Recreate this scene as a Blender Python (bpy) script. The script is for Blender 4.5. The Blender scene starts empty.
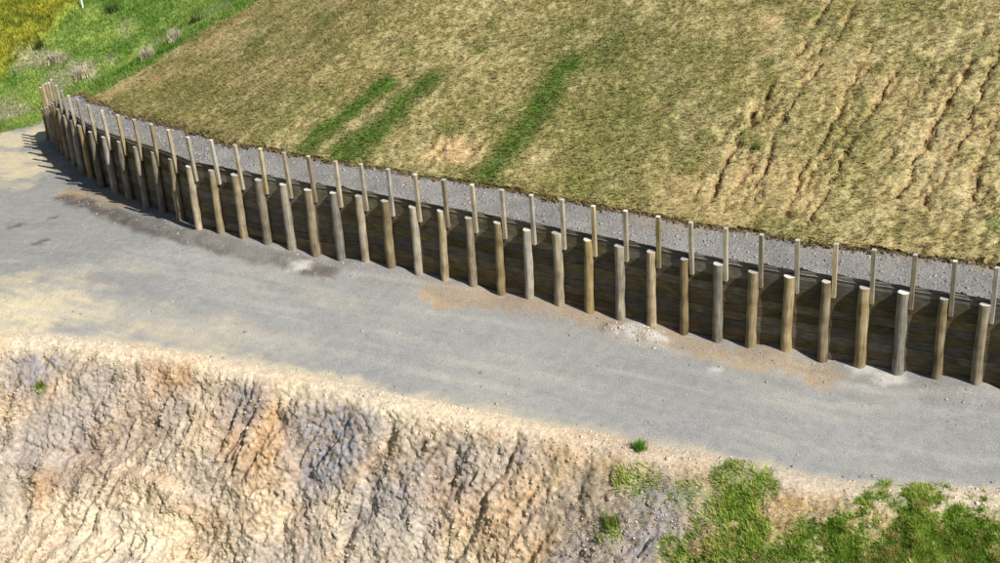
import bpy, math
import numpy as np
from mathutils import Matrix, Vector

# ------------------------------------------------------------------ camera
scene = bpy.context.scene
COL = scene.collection
PITCH, ROLL, FPX, CAMH = 29.0, -5.0, 1386.0, 20.784     # solved from pole spacing and plumb lines
t_, r_ = math.radians(PITCH), math.radians(ROLL)
FWD = np.array([0, math.cos(t_), -math.sin(t_)])
RIGHT0 = np.array([1.0, 0, 0]); UP0 = np.cross(RIGHT0, FWD)
CR = RIGHT0*math.cos(r_) + UP0*math.sin(r_)
CU = UP0*math.cos(r_) - RIGHT0*math.sin(r_)
cam_data = bpy.data.cameras.new('camera')
cam = bpy.data.objects.new('camera', cam_data); COL.objects.link(cam)
cam.matrix_world = Matrix(((CR[0], CU[0], -FWD[0], 0), (CR[1], CU[1], -FWD[1], 0),
                           (CR[2], CU[2], -FWD[2], CAMH), (0, 0, 0, 1)))
cam_data.sensor_width = 36.0; cam_data.lens = FPX/1000*36.0
cam_data.clip_end = 3000
scene.camera = cam
# ------------------------------------------------------------------ sky, sun, exposure
SUN_AZ, SUN_EL = -45.0, 45.0        # azimuth measured from +x, towards -y (behind right of the camera)
world = bpy.data.worlds.new('World'); scene.world = world; world.use_nodes = True
nt = world.node_tree
bg = nt.nodes['Background']
sky = nt.nodes.new('ShaderNodeTexSky'); sky.sky_type = 'NISHITA'; sky.sun_disc = False
sky.sun_elevation = math.radians(SUN_EL); sky.sun_rotation = math.radians(90-SUN_AZ)
nt.links.new(sky.outputs[0], bg.inputs[0]); bg.inputs[1].default_value = 0.05
sd = bpy.data.lights.new('sun', 'SUN'); sd.energy = 5.0; sd.angle = math.radians(0.5); sd.color = (1.0, 0.965, 0.90)
sun = bpy.data.objects.new('sun', sd); COL.objects.link(sun)
a_, e_ = math.radians(SUN_AZ), math.radians(SUN_EL)
SDIR = Vector((math.cos(e_)*math.cos(a_), math.cos(e_)*math.sin(a_), math.sin(e_)))
sun.rotation_euler = SDIR.to_track_quat('Z', 'Y').to_euler(); sun.location = (30, -20, 60)
scene.view_settings.view_transform = 'Standard'; scene.view_settings.look = 'None'
scene.view_settings.gamma = 1.0; scene.view_settings.exposure = 0.22

# ------------------------------------------------------------------ noise and small helpers
rng = np.random.default_rng(7)
def _h(ix, iy, iz):
    n = (ix.astype(np.int64)*374761393 + iy.astype(np.int64)*668265263 + iz.astype(np.int64)*2147483647) & 0xffffffff
    n = ((n ^ (n >> 13))*1274126177) & 0xffffffff
    n = ((n ^ (n >> 16))*2246822519) & 0xffffffff
    return (n ^ (n >> 15)).astype(np.float64)/4294967296.0
def vnoise(x, y, z=0.0, seed=0):
    x = np.asarray(x, float); y = np.asarray(y, float); z = np.zeros_like(x)+z
    ix, iy, iz = np.floor(x), np.floor(y), np.floor(z)
    fx, fy, fz = x-ix, y-iy, z-iz
    fx = fx*fx*(3-2*fx); fy = fy*fy*(3-2*fy); fz = fz*fz*(3-2*fz)
    iz = iz+seed*101
    def L(k): 
        a = _h(ix, iy, iz+k); b = _h(ix+1, iy, iz+k); c = _h(ix, iy+1, iz+k); d = _h(ix+1, iy+1, iz+k)
        return (a*(1-fx)+b*fx)*(1-fy)+(c*(1-fx)+d*fx)*fy
    v0 = L(0)
    if np.any(fz > 0): v0 = v0*(1-fz)+L(1)*fz
    return v0*2-1
def fbm(x, y, z=0.0, o=4, seed=0, gain=.5):
    s = 0; a = 1; n = 0
    for k in range(o):
        s = s+a*vnoise(x*2.03**k+17.3*k, y*2.03**k-9.1*k, z*2.03**k if not np.isscalar(z) or z else 0.0, seed+k)
        n += a; a *= gain
    return s/n
def cells(x, y, seed=0):
    """distance to nearest and second nearest jittered point, and a random value per cell"""
    ix, iy = np.floor(x), np.floor(y)
    f1 = np.full(np.shape(x), 9.0); f2 = f1.copy(); idv = np.zeros(np.shape(x))
    for dx in (-1, 0, 1):
        for dy in (-1, 0, 1):
            cx, cy = ix+dx, iy+dy; s = np.zeros_like(cx)+seed
            px = cx+_h(cx, cy, s); py = cy+_h(cx, cy, s+50)
            d = np.hypot(px-x, py-y)
            n = d < f1
            f2 = np.where(n, f1, np.minimum(f2, d)); idv = np.where(n, _h(cx, cy, s+90), idv); f1 = np.where(n, d, f1)
    return f1, f2, idv
def sstep(a, b, x): 
    t = np.clip((x-a)/(b-a), 0, 1); return t*t*(3-2*t)
def lin(r, g, b):
    f = lambda c: ((c/255+.055)/1.055)**2.4 if c > 10 else c/255/12.92
    return np.array([f(r), f(g), f(b)])
def mix(a, b, m): return a*(1-m[:, None])+b*m[:, None]
def smax(a, b, k): 
    h = np.clip(.5+.5*(a-b)/k, 0, 1); return b*(1-h)+a*h+k*h*(1-h)
def pdist(x, y, pts):
    """distance to a polyline, arc position of the nearest point, signed side"""
    best = np.full(np.shape(x), 1e9); arc = np.zeros(np.shape(x)); sgn = np.ones(np.shape(x)); a0 = 0.0
    for i in range(len(pts)-1):
        ax, ay = pts[i]; bx, by = pts[i+1]; dx, dy = bx-ax, by-ay; L = math.hypot(dx, dy)
        t = np.clip(((x-ax)*dx+(y-ay)*dy)/(L*L), 0, 1)
        qx, qy = x-ax-t*dx, y-ay-t*dy
        d = np.hypot(qx, qy); m = d < best
        best = np.where(m, d, best); arc = np.where(m, a0+t*L, arc); sgn = np.where(m, np.sign(dx*qy-dy*qx), sgn); a0 += L
    return best, arc, sgn
def ray(px, py):
    d = FWD*FPX+CR*(px-500)+CU*(281.5-py); return d/np.linalg.norm(d)
def at(px, py, z=0.0):
    """photo pixel to the point where its ray meets the level z"""
    d = ray(px, py); k = (z-CAMH)/d[2]; return np.array([d[0]*k, d[1]*k, z])
def proj(P):
    P = np.asarray(P, float)-np.array([0, 0, CAMH]); zz = P@FWD
    return 500+FPX*(P@CR)/zz, 281.5-FPX*(P@CU)/zz

def link(name, me, parent=None):
    o = bpy.data.objects.new(name, me); COL.objects.link(o)
    if parent: o.parent = parent
    return o
def npmesh(name, V, F, mat, col=None, smooth=False):
    me = bpy.data.meshes.new(name); V = np.asarray(V, np.float32); F = np.asarray(F, np.int32); k = F.shape[1]
    me.vertices.add(len(V)); me.vertices.foreach_set('co', V.ravel())
    me.loops.add(F.size); me.loops.foreach_set('vertex_index', F.ravel())
    me.polygons.add(len(F)); me.polygons.foreach_set('loop_start', np.arange(0, F.size, k, dtype=np.int32))
    me.polygons.foreach_set('loop_total', np.full(len(F), k, np.int32))
    if smooth: me.polygons.foreach_set('use_smooth', np.ones(len(F), bool))
    if col is not None:
        at_ = me.attributes.new('tint', 'FLOAT_COLOR', 'POINT')
        c = np.ones((len(V), 4), np.float32); c[:, :3] = np.clip(col, 0, 1); at_.data.foreach_set('color', c.ravel())
    me.update(calc_edges=True)
    if mat: me.materials.append(mat)
    return me
def tag(o, label=None, cat=None, group=None, kind=None):
    if label: o['label'] = label
    if cat: o['category'] = cat
    if group: o['group'] = group
    if kind: o['kind'] = kind
    return o

# ------------------------------------------------------------------ materials
def new_mat(name):
    m = bpy.data.materials.new(name); m.use_nodes = True
    n = m.node_tree.nodes; b = n['Principled BSDF']; b.inputs['Roughness'].default_value = .95
    b.inputs['Specular IOR Level'].default_value = .15
    return m, m.node_tree, b
def tint_mat(name, scale=14.0, amount=.35, bump=.0, bscale=30.0, dist=.03, rough=.95, translucent=False):
    """colour from the mesh's own tint, with fine mottling and relief"""
    m, t, b = new_mat(name); N = t.nodes.new; L = t.links.new
    a = N('ShaderNodeAttribute'); a.attribute_name = 'tint'
    tc = N('ShaderNodeTexCoord'); no = N('ShaderNodeTexNoise'); no.inputs['Scale'].default_value = scale; no.inputs['Detail'].default_value = 6
    L(tc.outputs['Object'], no.inputs['Vector'])
    mr = N('ShaderNodeMapRange'); mr.inputs[1].default_value = .3; mr.inputs[2].default_value = .7
    mr.inputs[3].default_value = 1-amount; mr.inputs[4].default_value = 1+amount
    L(no.outputs[0], mr.inputs[0])
    mx = N('ShaderNodeMix'); mx.data_type = 'RGBA'; mx.blend_type = 'MULTIPLY'; mx.inputs[0].default_value = 1
    L(a.outputs['Color'], mx.inputs[6]); L(mr.outputs[0], mx.inputs[7]); L(mx.outputs[2], b.inputs['Base Color'])
    if bump:
        n2 = N('ShaderNodeTexNoise'); n2.inputs['Scale'].default_value = bscale; n2.inputs['Detail'].default_value = 8; n2.inputs['Roughness'].default_value = .7
        L(tc.outputs['Object'], n2.inputs['Vector'])
        bp = N('ShaderNodeBump'); bp.inputs['Strength'].default_value = bump; bp.inputs['Distance'].default_value = dist
        L(n2.outputs[0], bp.inputs['Height']); L(bp.outputs[0], b.inputs['Normal'])
    b.inputs['Roughness'].default_value = rough
    if translucent:
        tr = N('ShaderNodeBsdfTranslucent'); L(mx.outputs[2], tr.inputs[0]); ms = N('ShaderNodeMixShader'); ms.inputs[0].default_value = .3
        L(b.outputs[0], ms.inputs[1]); L(tr.outputs[0], ms.inputs[2]); L(ms.outputs[0], t.nodes['Material Output'].inputs[0])
    return m
def wood_mat(name, dark, mid, light, zs=1.2, xs=26.0, bump=.5):
    m, t, b = new_mat(name); N = t.nodes.new; L = t.links.new
    tc = N('ShaderNodeTexCoord'); oi = N('ShaderNodeObjectInfo')
    mp = N('ShaderNodeMapping'); mp.inputs['Scale'].default_value = (xs, xs, zs)
    ad = N('ShaderNodeVectorMath'); ad.operation = 'ADD'
    sc = N('ShaderNodeVectorMath'); sc.operation = 'SCALE'; sc.inputs[3].default_value = 37.0
    cx = N('ShaderNodeCombineXYZ'); L(oi.outputs['Random'], cx.inputs[0]); L(oi.outputs['Random'], cx.inputs[2])
    L(cx.outputs[0], sc.inputs[0]); L(tc.outputs['Object'], ad.inputs[0]); L(sc.outputs[0], ad.inputs[1]); L(ad.outputs[0], mp.inputs[0])
    n1 = N('ShaderNodeTexNoise'); n1.inputs['Scale'].default_value = 1; n1.inputs['Detail'].default_value = 6; L(mp.outputs[0], n1.inputs['Vector'])
    n2 = N('ShaderNodeTexNoise'); n2.inputs['Scale'].default_value = 2.6; n2.inputs['Detail'].default_value = 4; L(ad.outputs[0], n2.inputs['Vector'])
    av = N('ShaderNodeMath'); av.operation = 'MULTIPLY_ADD'; L(n1.outputs[0], av.inputs[0]); av.inputs[1].default_value = .55
    s2 = N('ShaderNodeMath'); s2.operation = 'MULTIPLY'; L(n2.outputs[0], s2.inputs[0]); s2.inputs[1].default_value = .45; L(s2.outputs[0], av.inputs[2])
    rp = N('ShaderNodeValToRGB'); e = rp.color_ramp.elements
    e[0].position = .33; e[0].color = (*dark, 1); e[1].position = .66; e[1].color = (*light, 1)
    k = e.new(.5); k.color = (*mid, 1)
    L(av.outputs[0], rp.inputs[0])
    mr = N('ShaderNodeMapRange'); mr.inputs[3].default_value = .62; mr.inputs[4].default_value = 1.25; L(oi.outputs['Random'], mr.inputs[0])
    mx = N('ShaderNodeMix'); mx.data_type = 'RGBA'; mx.blend_type = 'MULTIPLY'; mx.inputs[0].default_value = 1
    L(rp.outputs[0], mx.inputs[6]); L(mr.outputs[0], mx.inputs[7])
    fr = N('ShaderNodeMath'); fr.operation = 'MULTIPLY'; fr.inputs[1].default_value = 13.7; L(oi.outputs['Random'], fr.inputs[0])
    f2 = N('ShaderNodeMath'); f2.operation = 'FRACT'; L(fr.outputs[0], f2.inputs[0])
    f3 = N('ShaderNodeMath'); f3.operation = 'MULTIPLY_ADD'; f3.inputs[1].default_value = .75; f3.inputs[2].default_value = .45; L(f2.outputs[0], f3.inputs[0])
    hs = N('ShaderNodeHueSaturation'); L(f3.outputs[0], hs.inputs['Saturation']); L(mx.outputs[2], hs.inputs['Color']); L(hs.outputs[0], b.inputs['Base Color'])
    bp = N('ShaderNodeBump'); bp.inputs['Strength'].default_value = bump; bp.inputs['Distance'].default_value = .012
    L(n1.outputs[0], bp.inputs['Height']); L(bp.outputs[0], b.inputs['Normal']); b.inputs['Roughness'].default_value = .85
    return m
M_road = tint_mat('road_gravel', 26, .30, .7, 34, .035)
M_strip = tint_mat('drainage_gravel', 22, .38, .9, 26, .05)
M_hill = tint_mat('hill_soil', 9, .30, .8, 22, .05)
M_bank = tint_mat('cut_rock', 13, .26, .7, 26, .04)
M_stone = tint_mat('loose_stone', 20, .18, .4, 30, .02)
M_straw = tint_mat('dry_grass', 3, .15, 0, rough=.8, translucent=True)
M_grass = tint_mat('green_grass', 3, .15, 0, rough=.7, translucent=True)
M_pole = wood_mat('weathered_pole', (.13, .095, .05), (.30, .235, .135), (.46, .38, .245))
M_post = wood_mat('sawn_post', (.20, .15, .08), (.36, .285, .165), (.50, .42, .27), 1.5, 30, .3)
M_board = wood_mat('treated_board', (.075, .06, .036), (.14, .112, .067), (.21, .17, .107), 20, 4, .5)
M_end = wood_mat('end_grain', (.46, .40, .31), (.62, .56, .46), (.76, .71, .62), 8, 30, .2)
M_white = wood_mat('white_paint', (.6, .6, .58), (.72, .72, .7), (.8, .8, .79), 8, 8, .1)
M_twig = wood_mat('dead_twig', (.05, .035, .025), (.10, .075, .05), (.16, .12, .08), 3, 20, .4)

# ------------------------------------------------------------------ the line of the wall, from the photographed poles
BASE = [(975.5,387),(937.3,380),(896.8,373),(858.7,364),(822,361),(785.8,354),(751,349),(716.6,342),(684,334),(652,326.7),(620,321.6),
 (589.4,312.6),(560,307),(530,300.5),(501.5,294),(475,288.7),(445.5,281.6),(418.4,277.5),(391.7,270.2),(366,263.5),(341.7,259.6),
 (316.4,256.4),(292,251.6),(269,247.5),(245,240.4),(221.8,234.7),(199.4,230)]
TOPS = [(172,158.8),(155.9,153.5),(139.9,148),(124.7,143.6),(110.8,139.3),(97.2,134),(82.3,130.8),(71,126.5)]
POLE_H = 2.40
DROP_M = .16
KINK = at(*BASE[-1])[:2]
def drop(x, y):
    """the road and the wall with it run downhill past the bend at the far end"""
    w = (x-KINK[0])*-.5+(y-KINK[1])*.866-.3
    return DROP_M*.5*(w+np.sqrt(w*w+.5))
def at_drop(px, py, z):
    p = at(px, py, z)
    for _ in range(40): p = at(px, py, z-float(drop(p[0], p[1])))
    return p
GTOPS = [(58.8,92), (51.6,85.8), (46.4,80.2)]                # beyond these only the guard posts' tops show
a1 = [at(*p)[:2] for p in BASE]; a2 = [at_drop(*p, POLE_H)[:2]+np.array([-.05, -.06]) for p in TOPS]+[at_drop(*p, 3.5)[:2]+np.array([-.06, .2]) for p in GTOPS]
def even(P, n):
    for _ in range(6): P[1:-1] = .5*P[1:-1]+.25*(P[:-2]+P[2:])
    L = np.concatenate([[0], np.cumsum(np.linalg.norm(np.diff(P, axis=0), axis=1))]); q = np.linspace(0, L[-1], n)
    return np.stack([np.interp(q, L, P[:, 0]), np.interp(q, L, P[:, 1])], 1)
a1 = np.array(a1); c1 = a1.copy()
for _ in range(4): c1[1:-1] = .5*c1[1:-1]+.25*(c1[:-2]+c1[2:])
a2 = even(np.array([c1[-1]]+a2), len(a2)+1)[1:]
sm = np.vstack([c1, a2]); NEXT = 4
sm = np.vstack([sm]+[sm[-1]+k*.95*np.array([-.44, .90]) for k in range(1, NEXT+1)])
d0 = sm[0]-sm[2]; d0 /= np.linalg.norm(d0)
pts = np.vstack([sm[0]+d0*k for k in (6, 5, 4, 3, 2, 1)]+[sm])        # the wall runs on a little out of the frame
NP = len(pts)
TAN = np.gradient(pts, axis=0); TAN /= np.linalg.norm(TAN, axis=1)[:, None]      # towards the far (left) end
NB = np.stack([TAN[:, 1], -TAN[:, 0]], 1)                                       # into the hill
PR = .138
DROP = drop(pts[:, 0], pts[:, 1])
DROP[-NEXT:] += np.arange(1, NEXT+1)*.22                      # the wall steps down to its end
BATTER = .045                                                                  # poles and boards lean back a little
BACK = np.vstack([pts[0]-TAN[0]*30+NB[0]*(PR+.05), pts+NB*(PR+.05)])
BACK = np.vstack([BACK, BACK[-1]+np.array([.1, 2.5]), BACK[-1]+np.array([1.2, 7]), BACK[-1]+np.array([4, 30])])
BARC = np.concatenate([[0], np.cumsum(np.linalg.norm(np.diff(BACK, axis=0), axis=1))])
BDROP = np.concatenate([[0], DROP, DROP[-1:], DROP[-1:], DROP[-1:]])
b_, WALL_END, s_ = pdist(np.array([pts[-1][0]]), np.array([pts[-1][1]]), BACK); WALL_END = float(WALL_END[0])

# ------------------------------------------------------------------ the lie of the land
CREST_PX = [(-330,352),(-150,343),(0,338),(60,340),(100,345),(150,350),(200,360),(250,370),(300,379),(350,390),(400,401),(450,411),(500,420),(550,430),
            (600,440),(640,450),(700,459),(760,470),(800,480),(850,487),(900,491),(960,494),(1000,497),(1200,520),(1400,545)]
CREST = np.array([at(*p)[:2] for p in CREST_PX])
OUT = np.array([-.40, -.917])                          # the way the bank falls
TOE_Z, HILL_M, STRIP = 2.42, .34, 1.75
PADEDGE = at_drop(8, 121, 0.0); PADZ = PADEDGE[2]
def back_of_wall(x, y):
    d, s, g = pdist(x, y, BACK); return d*-g, s
def strip_w(s): return STRIP-.75*sstep(WALL_END-13, WALL_END-1, s)
def strip_width(s, x, y): return strip_w(s)+.10*vnoise(s*1.1, s*0+3.0)+.05*vnoise(s*4.0, s*0+8.0)
def hill_base(x, y):
    d, s = back_of_wall(x, y)
    w = strip_w(s)
    up = TOE_Z-np.interp(s, BARC, BDROP)+.05*np.clip(d, 0, w)+HILL_M*np.clip(d-w, 0, None)-.004*np.clip(d-w, 0, None)**2
    past = s-WALL_END
    up = np.where(past > 0, np.minimum(up, np.maximum(.75*d, -1)+PADZ+.6+np.clip(1-past/1.2, 0, 1)*2.2*(d > 0)), up)
    up = np.where(d < 0, -4.0, up)
    g = PADZ+.33*(y-PADEDGE[1])+.05*(x-PADEDGE[0])+.2*fbm(x*.16, y*.16, o=3, seed=3)
    return up, g, d, s
def land(x, y):
    x = np.atleast_1d(np.asarray(x, float)); y = np.atleast_1d(np.asarray(y, float))
    up, g, d, s = hill_base(x, y)
    return smax(up, g, .6), up, g, d, s
def hit(px, py):
    """photo pixel to the point where its ray meets the hill"""
    D = ray(px, py); k = np.arange(30, 110, .1); x, y, z = D[0]*k, D[1]*k, CAMH+D[2]*k
    zz = land(x, y)[0]; i = np.argmax((zz > z) & (zz > -7)); return np.array([x[i], y[i]])
def line(*P): return np.array([hit(*p) for p in P])

RILLS = [([(840,-14),(826,9),(803,44),(766,92),(748,125),(720,171),(708,205)], .30),
         ([(860,-10),(849,14),(831,51),(785,111),(771,139),(752,212)], .20),
         ([(870,45),(852,83),(831,125),(799,175),(785,214)], .24),
         ([(893,70),(877,102),(854,139),(826,189),(812,222)], .22),
         ([(985,30),(956,88),(919,157),(896,199)], .26),
         ([(1012,20),(997,55),(965,139),(923,203)], .22),
         ([(1003,95),(983,148),(970,208)], .18),
         ([(935,50),(915,95),(890,150)], .12),
         ([(790,75),(765,130),(738,180),(725,215)], .14)]
RILLS = [(line(*p), w) for p, w in RILLS]
lr = np.random.default_rng(9)
for P_, w_ in list(RILLS):                              # finer runnels between the larger ones
    for k_ in range(3):
        a0, a1 = sorted(lr.uniform(0, 1, 2)); a1 = max(a1, a0+.35); q_ = np.linspace(a0, min(a1, 1.0), 5)*(len(P_)-1)
        sh = lr.uniform(.25, 1.1)*lr.choice([-1, 1])
        RILLS.append((np.stack([np.interp(q_, np.arange(len(P_)), P_[:, j]) for j in (0, 1)], 1)+sh*np.array([.87, -.5])[None], lr.uniform(.09, .15)))
STREAKS = [(line((481,190),(500,160),(530,120),(551,88),(566,66)), .42, 1.0),
           (line((300,160),(322,136),(350,113),(386,86)), .36, 1.1),
           (line((345,158),(368,136),(395,113),(430,82)), .46, 1.05),
           (line((255,150),(290,112),(330,92)), .30, .35),
           (line((300,48),(332,15)), .3, .45), (line((250,45),(275,30)), .3, .35), (line((600,60),(625,25)), .5, .12)]
PATCHES = [(hit(650,110), 3.0, .40), (hit(620,40), 2.2, .45), (hit(690,60), 1.8, .40), (hit(560,40), 1.6, .3), (hit(757,147), .32, .9), (hit(992,230), .55, .85),
           (hit(352,152), 1.0, .5), (hit(700,110), 1.4, .4), (hit(610,178), 1.0, .3), (hit(860,130), 1.6, .25), (hit(985,60), 1.6, .35), (hit(420,165), .5, .3),
           (hit(180,100), 1.5, .35), (hit(250,120), 1.8, .25), (hit(930,20), 2, .2)]
BARE = [(hit(455,152), .8, .9), (hit(430,158), .6, .6), (hit(475,158), .5, .6), (hit(770,22), .5, .6), (hit(730,190), 1.6, .5), (hit(780,180), 1.6, .45),
        (hit(160,75), 1.2, .5), (hit(210,45), 1.2, .5), (hit(245,20), 1.2, .4), (hit(125,88), 1.0, .5), (hit(690,195), 1.1, .4), (hit(850,90), 2.0, .3)]
GREENEDGE = line((70,112),(92,98),(130,78),(165,56),(205,30),(245,10),(268,-6),(330,-45))
YELLOWEDGE = line((-30,110),(10,72),(48,40),(78,6),(100,-30))
PALE = [(hit(10,112), 1.5, .7), (hit(30,60), 1.0, .6), (hit(125,30), .8, .4), (hit(60,80), 1.0, .6), (hit(82,72), 1.0, .9), (hit(62,58), .5, .6), (hit(150,50), .9, .6), (hit(175,38), .9, .5), (hit(110,62), .5, .5), (hit(8,100), .8, .4), (hit(45,60), .7, .7), (hit(215,12), .8, .4)]
def blobs(x, y, L, n):
    m = np.zeros_like(x)
    for c, r, k in L: m = np.maximum(m, k*sstep(1.25, .25, np.hypot(x-c[0], y-c[1])/r+n))
    return m
def hill_colour(x, y, d, s):
    """straw, olive and green patches, lying where they lie on the slope"""
    n1 = .6*fbm(x*.30, y*.30, o=4, seed=11)+.4*fbm(s*.35, d*.22, o=3, seed=12); n2 = fbm(s*1.5, d*1.0, o=3, seed=15); n5 = fbm(x*1.1, y*1.1, o=4, seed=17); n3 = fbm(x*6, y*6, o=2, seed=19); n4 = vnoise(x*17, y*17, seed=23)
    straw, pale, olive, green, soil = lin(182,164,118), lin(206,190,148), lin(146,143,84), lin(90,116,46), lin(204,176,132)
    right = sstep(17.0, 8.0, s-26.0)                   # the eroded, drier end
    c = mix(np.tile(straw, (len(x), 1)), olive, np.clip(.50+.5*n1+.35*n2+.45*n5-.44*right, 0, 1))
    c = mix(c, pale, np.clip(.12+.34*right+.4*n2-.4*n1+.3*n3, 0, .7))
    c = mix(c, green, np.clip(blobs(x, y, PATCHES, n2*.6+n5*1.1+n3*.3)*(.8+.5*n3+.6*n5), 0, 1))
    c = mix(c, lin(112,124,56), np.clip(1.6*fbm(x*.8, y*.8, o=4, seed=25)-.4, 0, .5)*(1-.7*right))
    c = mix(c, soil, blobs(x, y, BARE, n2*.5+n3*.3))
    g = np.zeros_like(x)
    for P, w, k in STREAKS:
        q, a, _ = pdist(x, y, P); g = np.maximum(g, k*sstep(1.9, .1, q/(w*1.15)+n2*.45+n3*.3+n5*.5))
    c = mix(c, green, np.clip(g*(.9+.4*n3), 0, 1))
    return .97*c*(1+.19*n3+.17*n4)[:, None]
def paddock_colour(x, y):
    n2 = fbm(x*.9, y*.9, o=4, seed=31); n3 = fbm(x*5, y*5, o=2, seed=33)
    g1, g2, yl, yo, pale = lin(96,130,52), lin(146,166,84), lin(176,174,64), lin(122,132,46), lin(182,174,146)
    c = mix(np.tile(g1, (len(x), 1)), g2, np.clip(.5+1.1*n2+.4*n3, 0, 1))
    q, a, sg = pdist(x, y, YELLOWEDGE); ym = sstep(-.5, .6, q*sg+.8*n2)
    yc = mix(np.tile(yl, (len(x), 1)), yo, np.clip(.45+1.3*n2+.5*n3, 0, 1))
    c = mix(c, yc, ym)
    return mix(c, pale, np.clip(blobs(x, y, PALE, n2*.7+n3*.3), 0, 1)), ym

# hill and paddock: one grid along and across the slope, divided at the edge of the earthworks
E1 = np.array([-.86, .51]); E1 /= np.linalg.norm(E1); E2 = np.array([E1[1], -E1[0]]); ORG = np.array([0, 36.6])
def axis(lo, a, b, hi, fine, coarse): 
    return np.concatenate([np.arange(lo, a, coarse), np.arange(a, b, fine), np.arange(b, hi, coarse)])
us = axis(-60, -17, 48, 110, .078, 1.2); vs = axis(-14, -2, 38, 120, .105, 1.2)
UU, VV = np.meshgrid(us, vs, indexing='ij')
X = (ORG[0]+UU*E1[0]+VV*E2[0]).ravel(); Y = (ORG[1]+UU*E1[1]+VV*E2[1]).ravel()
Z, up, g, d, s = land(X, Y)
q, a, sg = pdist(X, Y, GREENEDGE)
edge = q*sg+.35*fbm(X*.9, Y*.9, o=3, seed=41)+.25*fbm(X*4, Y*4, o=2, seed=43)
green = (edge > 0) | (g > up+.2)
sw = strip_width(s, X, Y)
n_f = fbm(X*1.3, Y*1.3, o=4, seed=51); n_g = fbm(X*6, Y*6, o=3, seed=55)
dz = .07*n_f+.045*n_g+.03*vnoise(X*9, Y*9, seed=57)
rr = np.zeros_like(X); right = sstep(17, 8, s-26.0)*(d > 0)
wob = .10*vnoise(X*2.2, Y*2.2, seed=61)+.05*vnoise(X*7, Y*7, seed=62)
for P, w in RILLS:
    q, a, sg = pdist(X, Y, P)
    gate = sstep(-.55, .15, vnoise(a*1.1, a*0+w*40, seed=63)+.25)
    ww = w*(.45+.25*vnoise(a*2.3, a*0+w*90, seed=64)); prof = sstep(ww, ww*.25, np.abs(q*sg+wob*1.3)); rr = np.maximum(rr, prof*gate*w*1.1)
sub = np.abs(fbm(s*2.4+wob*1.5+.16*d, d*.33, o=3, seed=71)); rr = np.maximum(rr, right*.15*sstep(.09, .0, sub)*sstep(-.2, .3, vnoise(s*.9, d*.9, seed=73)))
# small scarps where the turf has slipped
q1, q2, qi = cells(s*2.3+.4*wob, d*1.7+.3*n_f, 75); z1, z2, zi = cells(s*4.6, d*3.6+.3*n_g, 76)
clod = .13*(qi-.5)*sstep(0, .25, q2-q1)-.06*sstep(.10, 0, q2-q1)+.08*(zi-.5)*sstep(0, .25, z2-z1)-.05*sstep(.12, 0, z2-z1)
t1 = vnoise(s*1.4, d*1.1, seed=77)+.5*vnoise(s*3.9, d*3.1, seed=78)
dz += -rr+(.06+.8*right)*clod+right*(.10*sstep(.25, .35, t1)+.07*vnoise(s*3.2, d*2.2, seed=79)+.05*vnoise(s*7, d*5, seed=80))
dz += .10*sstep(.0, .3, d-sw)*sstep(1.2, .3, d-sw)       # turf lip over the gravel
for c, r, k in BARE[:3]: dz -= .12*k*sstep(1, .6, np.hypot(X-c[0], Y-c[1])/r+n_g)
C = hill_colour(X, Y, d, s)
pc, ym = paddock_colour(X, Y)
rough_bush = ym*np.clip(.55*fbm(X*1.4, Y*1.4, o=4, seed=81)+.25, 0, 1)
dz = np.where(green, .10*n_f+.05*n_g+.7*rough_bush, dz)
C = np.where(green[:, None], pc, C)
C = mix(C, lin(168,138,98), np.clip(rr*5, 0, .6))
Z = Z+dz
nu, nv = len(us), len(vs)
I = np.arange(nu*nv).reshape(nu, nv)
Q = np.stack([I[:-1, :-1], I[1:, :-1], I[1:, 1:], I[:-1, 1:]], -1).reshape(-1, 4)
past = s > WALL_END+.05
inside = (d > sw) | past
keep = inside[Q].all(1) & (Z[Q] > PADZ-.4).all(1)
gq = green[Q].sum(1) >= 2
V = np.stack([X, Y, Z], 1)
def sub_mesh(name, sel, mat):
    idx = np.unique(Q[sel]); re = np.zeros(len(V), np.int64); re[idx] = np.arange(len(idx))
    return npmesh(name, V[idx], re[Q[sel]], mat, C[idx], True)
tag(link('hillside', sub_mesh('hillside', keep & ~gq, M_hill)), 'bare sown hillside of straw and olive turf behind the wall', kind='structure')
tag(link('paddock', sub_mesh('paddock', keep & gq, M_hill)), 'green paddock beyond the end of the wall', kind='structure')
HX, HY, HZ, Hd, Hs, Hgreen, Hin = X, Y, Z, d, s, green, inside & (Z > PADZ-.2)
hfine = (UU.ravel() > -17.5) & (UU.ravel() < 48) & (VV.ravel() > -2) & (VV.ravel() < 38)
Hym, HC = ym, C

# ------------------------------------------------------------------ drainage gravel behind the wall
ns = int((WALL_END+1)/.09)
arcs = np.concatenate([[0], np.cumsum(np.linalg.norm(np.diff(BACK, axis=0), axis=1))])
ss = np.linspace(18, WALL_END+.6, ns)
bx, by = np.interp(ss, arcs, BACK[:, 0]), np.interp(ss, arcs, BACK[:, 1])
tx, ty = np.gradient(bx), np.gradient(by); L = np.hypot(tx, ty); nx, ny = ty/L, -tx/L
for _ in range(30):
    nx[1:-1] = (nx[:-2]+nx[1:-1]+nx[2:])/3; ny[1:-1] = (ny[:-2]+ny[1:-1]+ny[2:])/3
dd = np.linspace(.03, STRIP+.55, 26)
dw = (strip_w(ss)+.5)[:, None]*np.linspace(.015, 1, 26)[None]
SX = bx[:, None]+nx[:, None]*dw; SY = by[:, None]+ny[:, None]*dw
dd2 = dw+(STRIP-strip_w(ss))[:, None]*np.linspace(0, 1, 26)[None]; sx, sy = SX.ravel(), SY.ravel()
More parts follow.
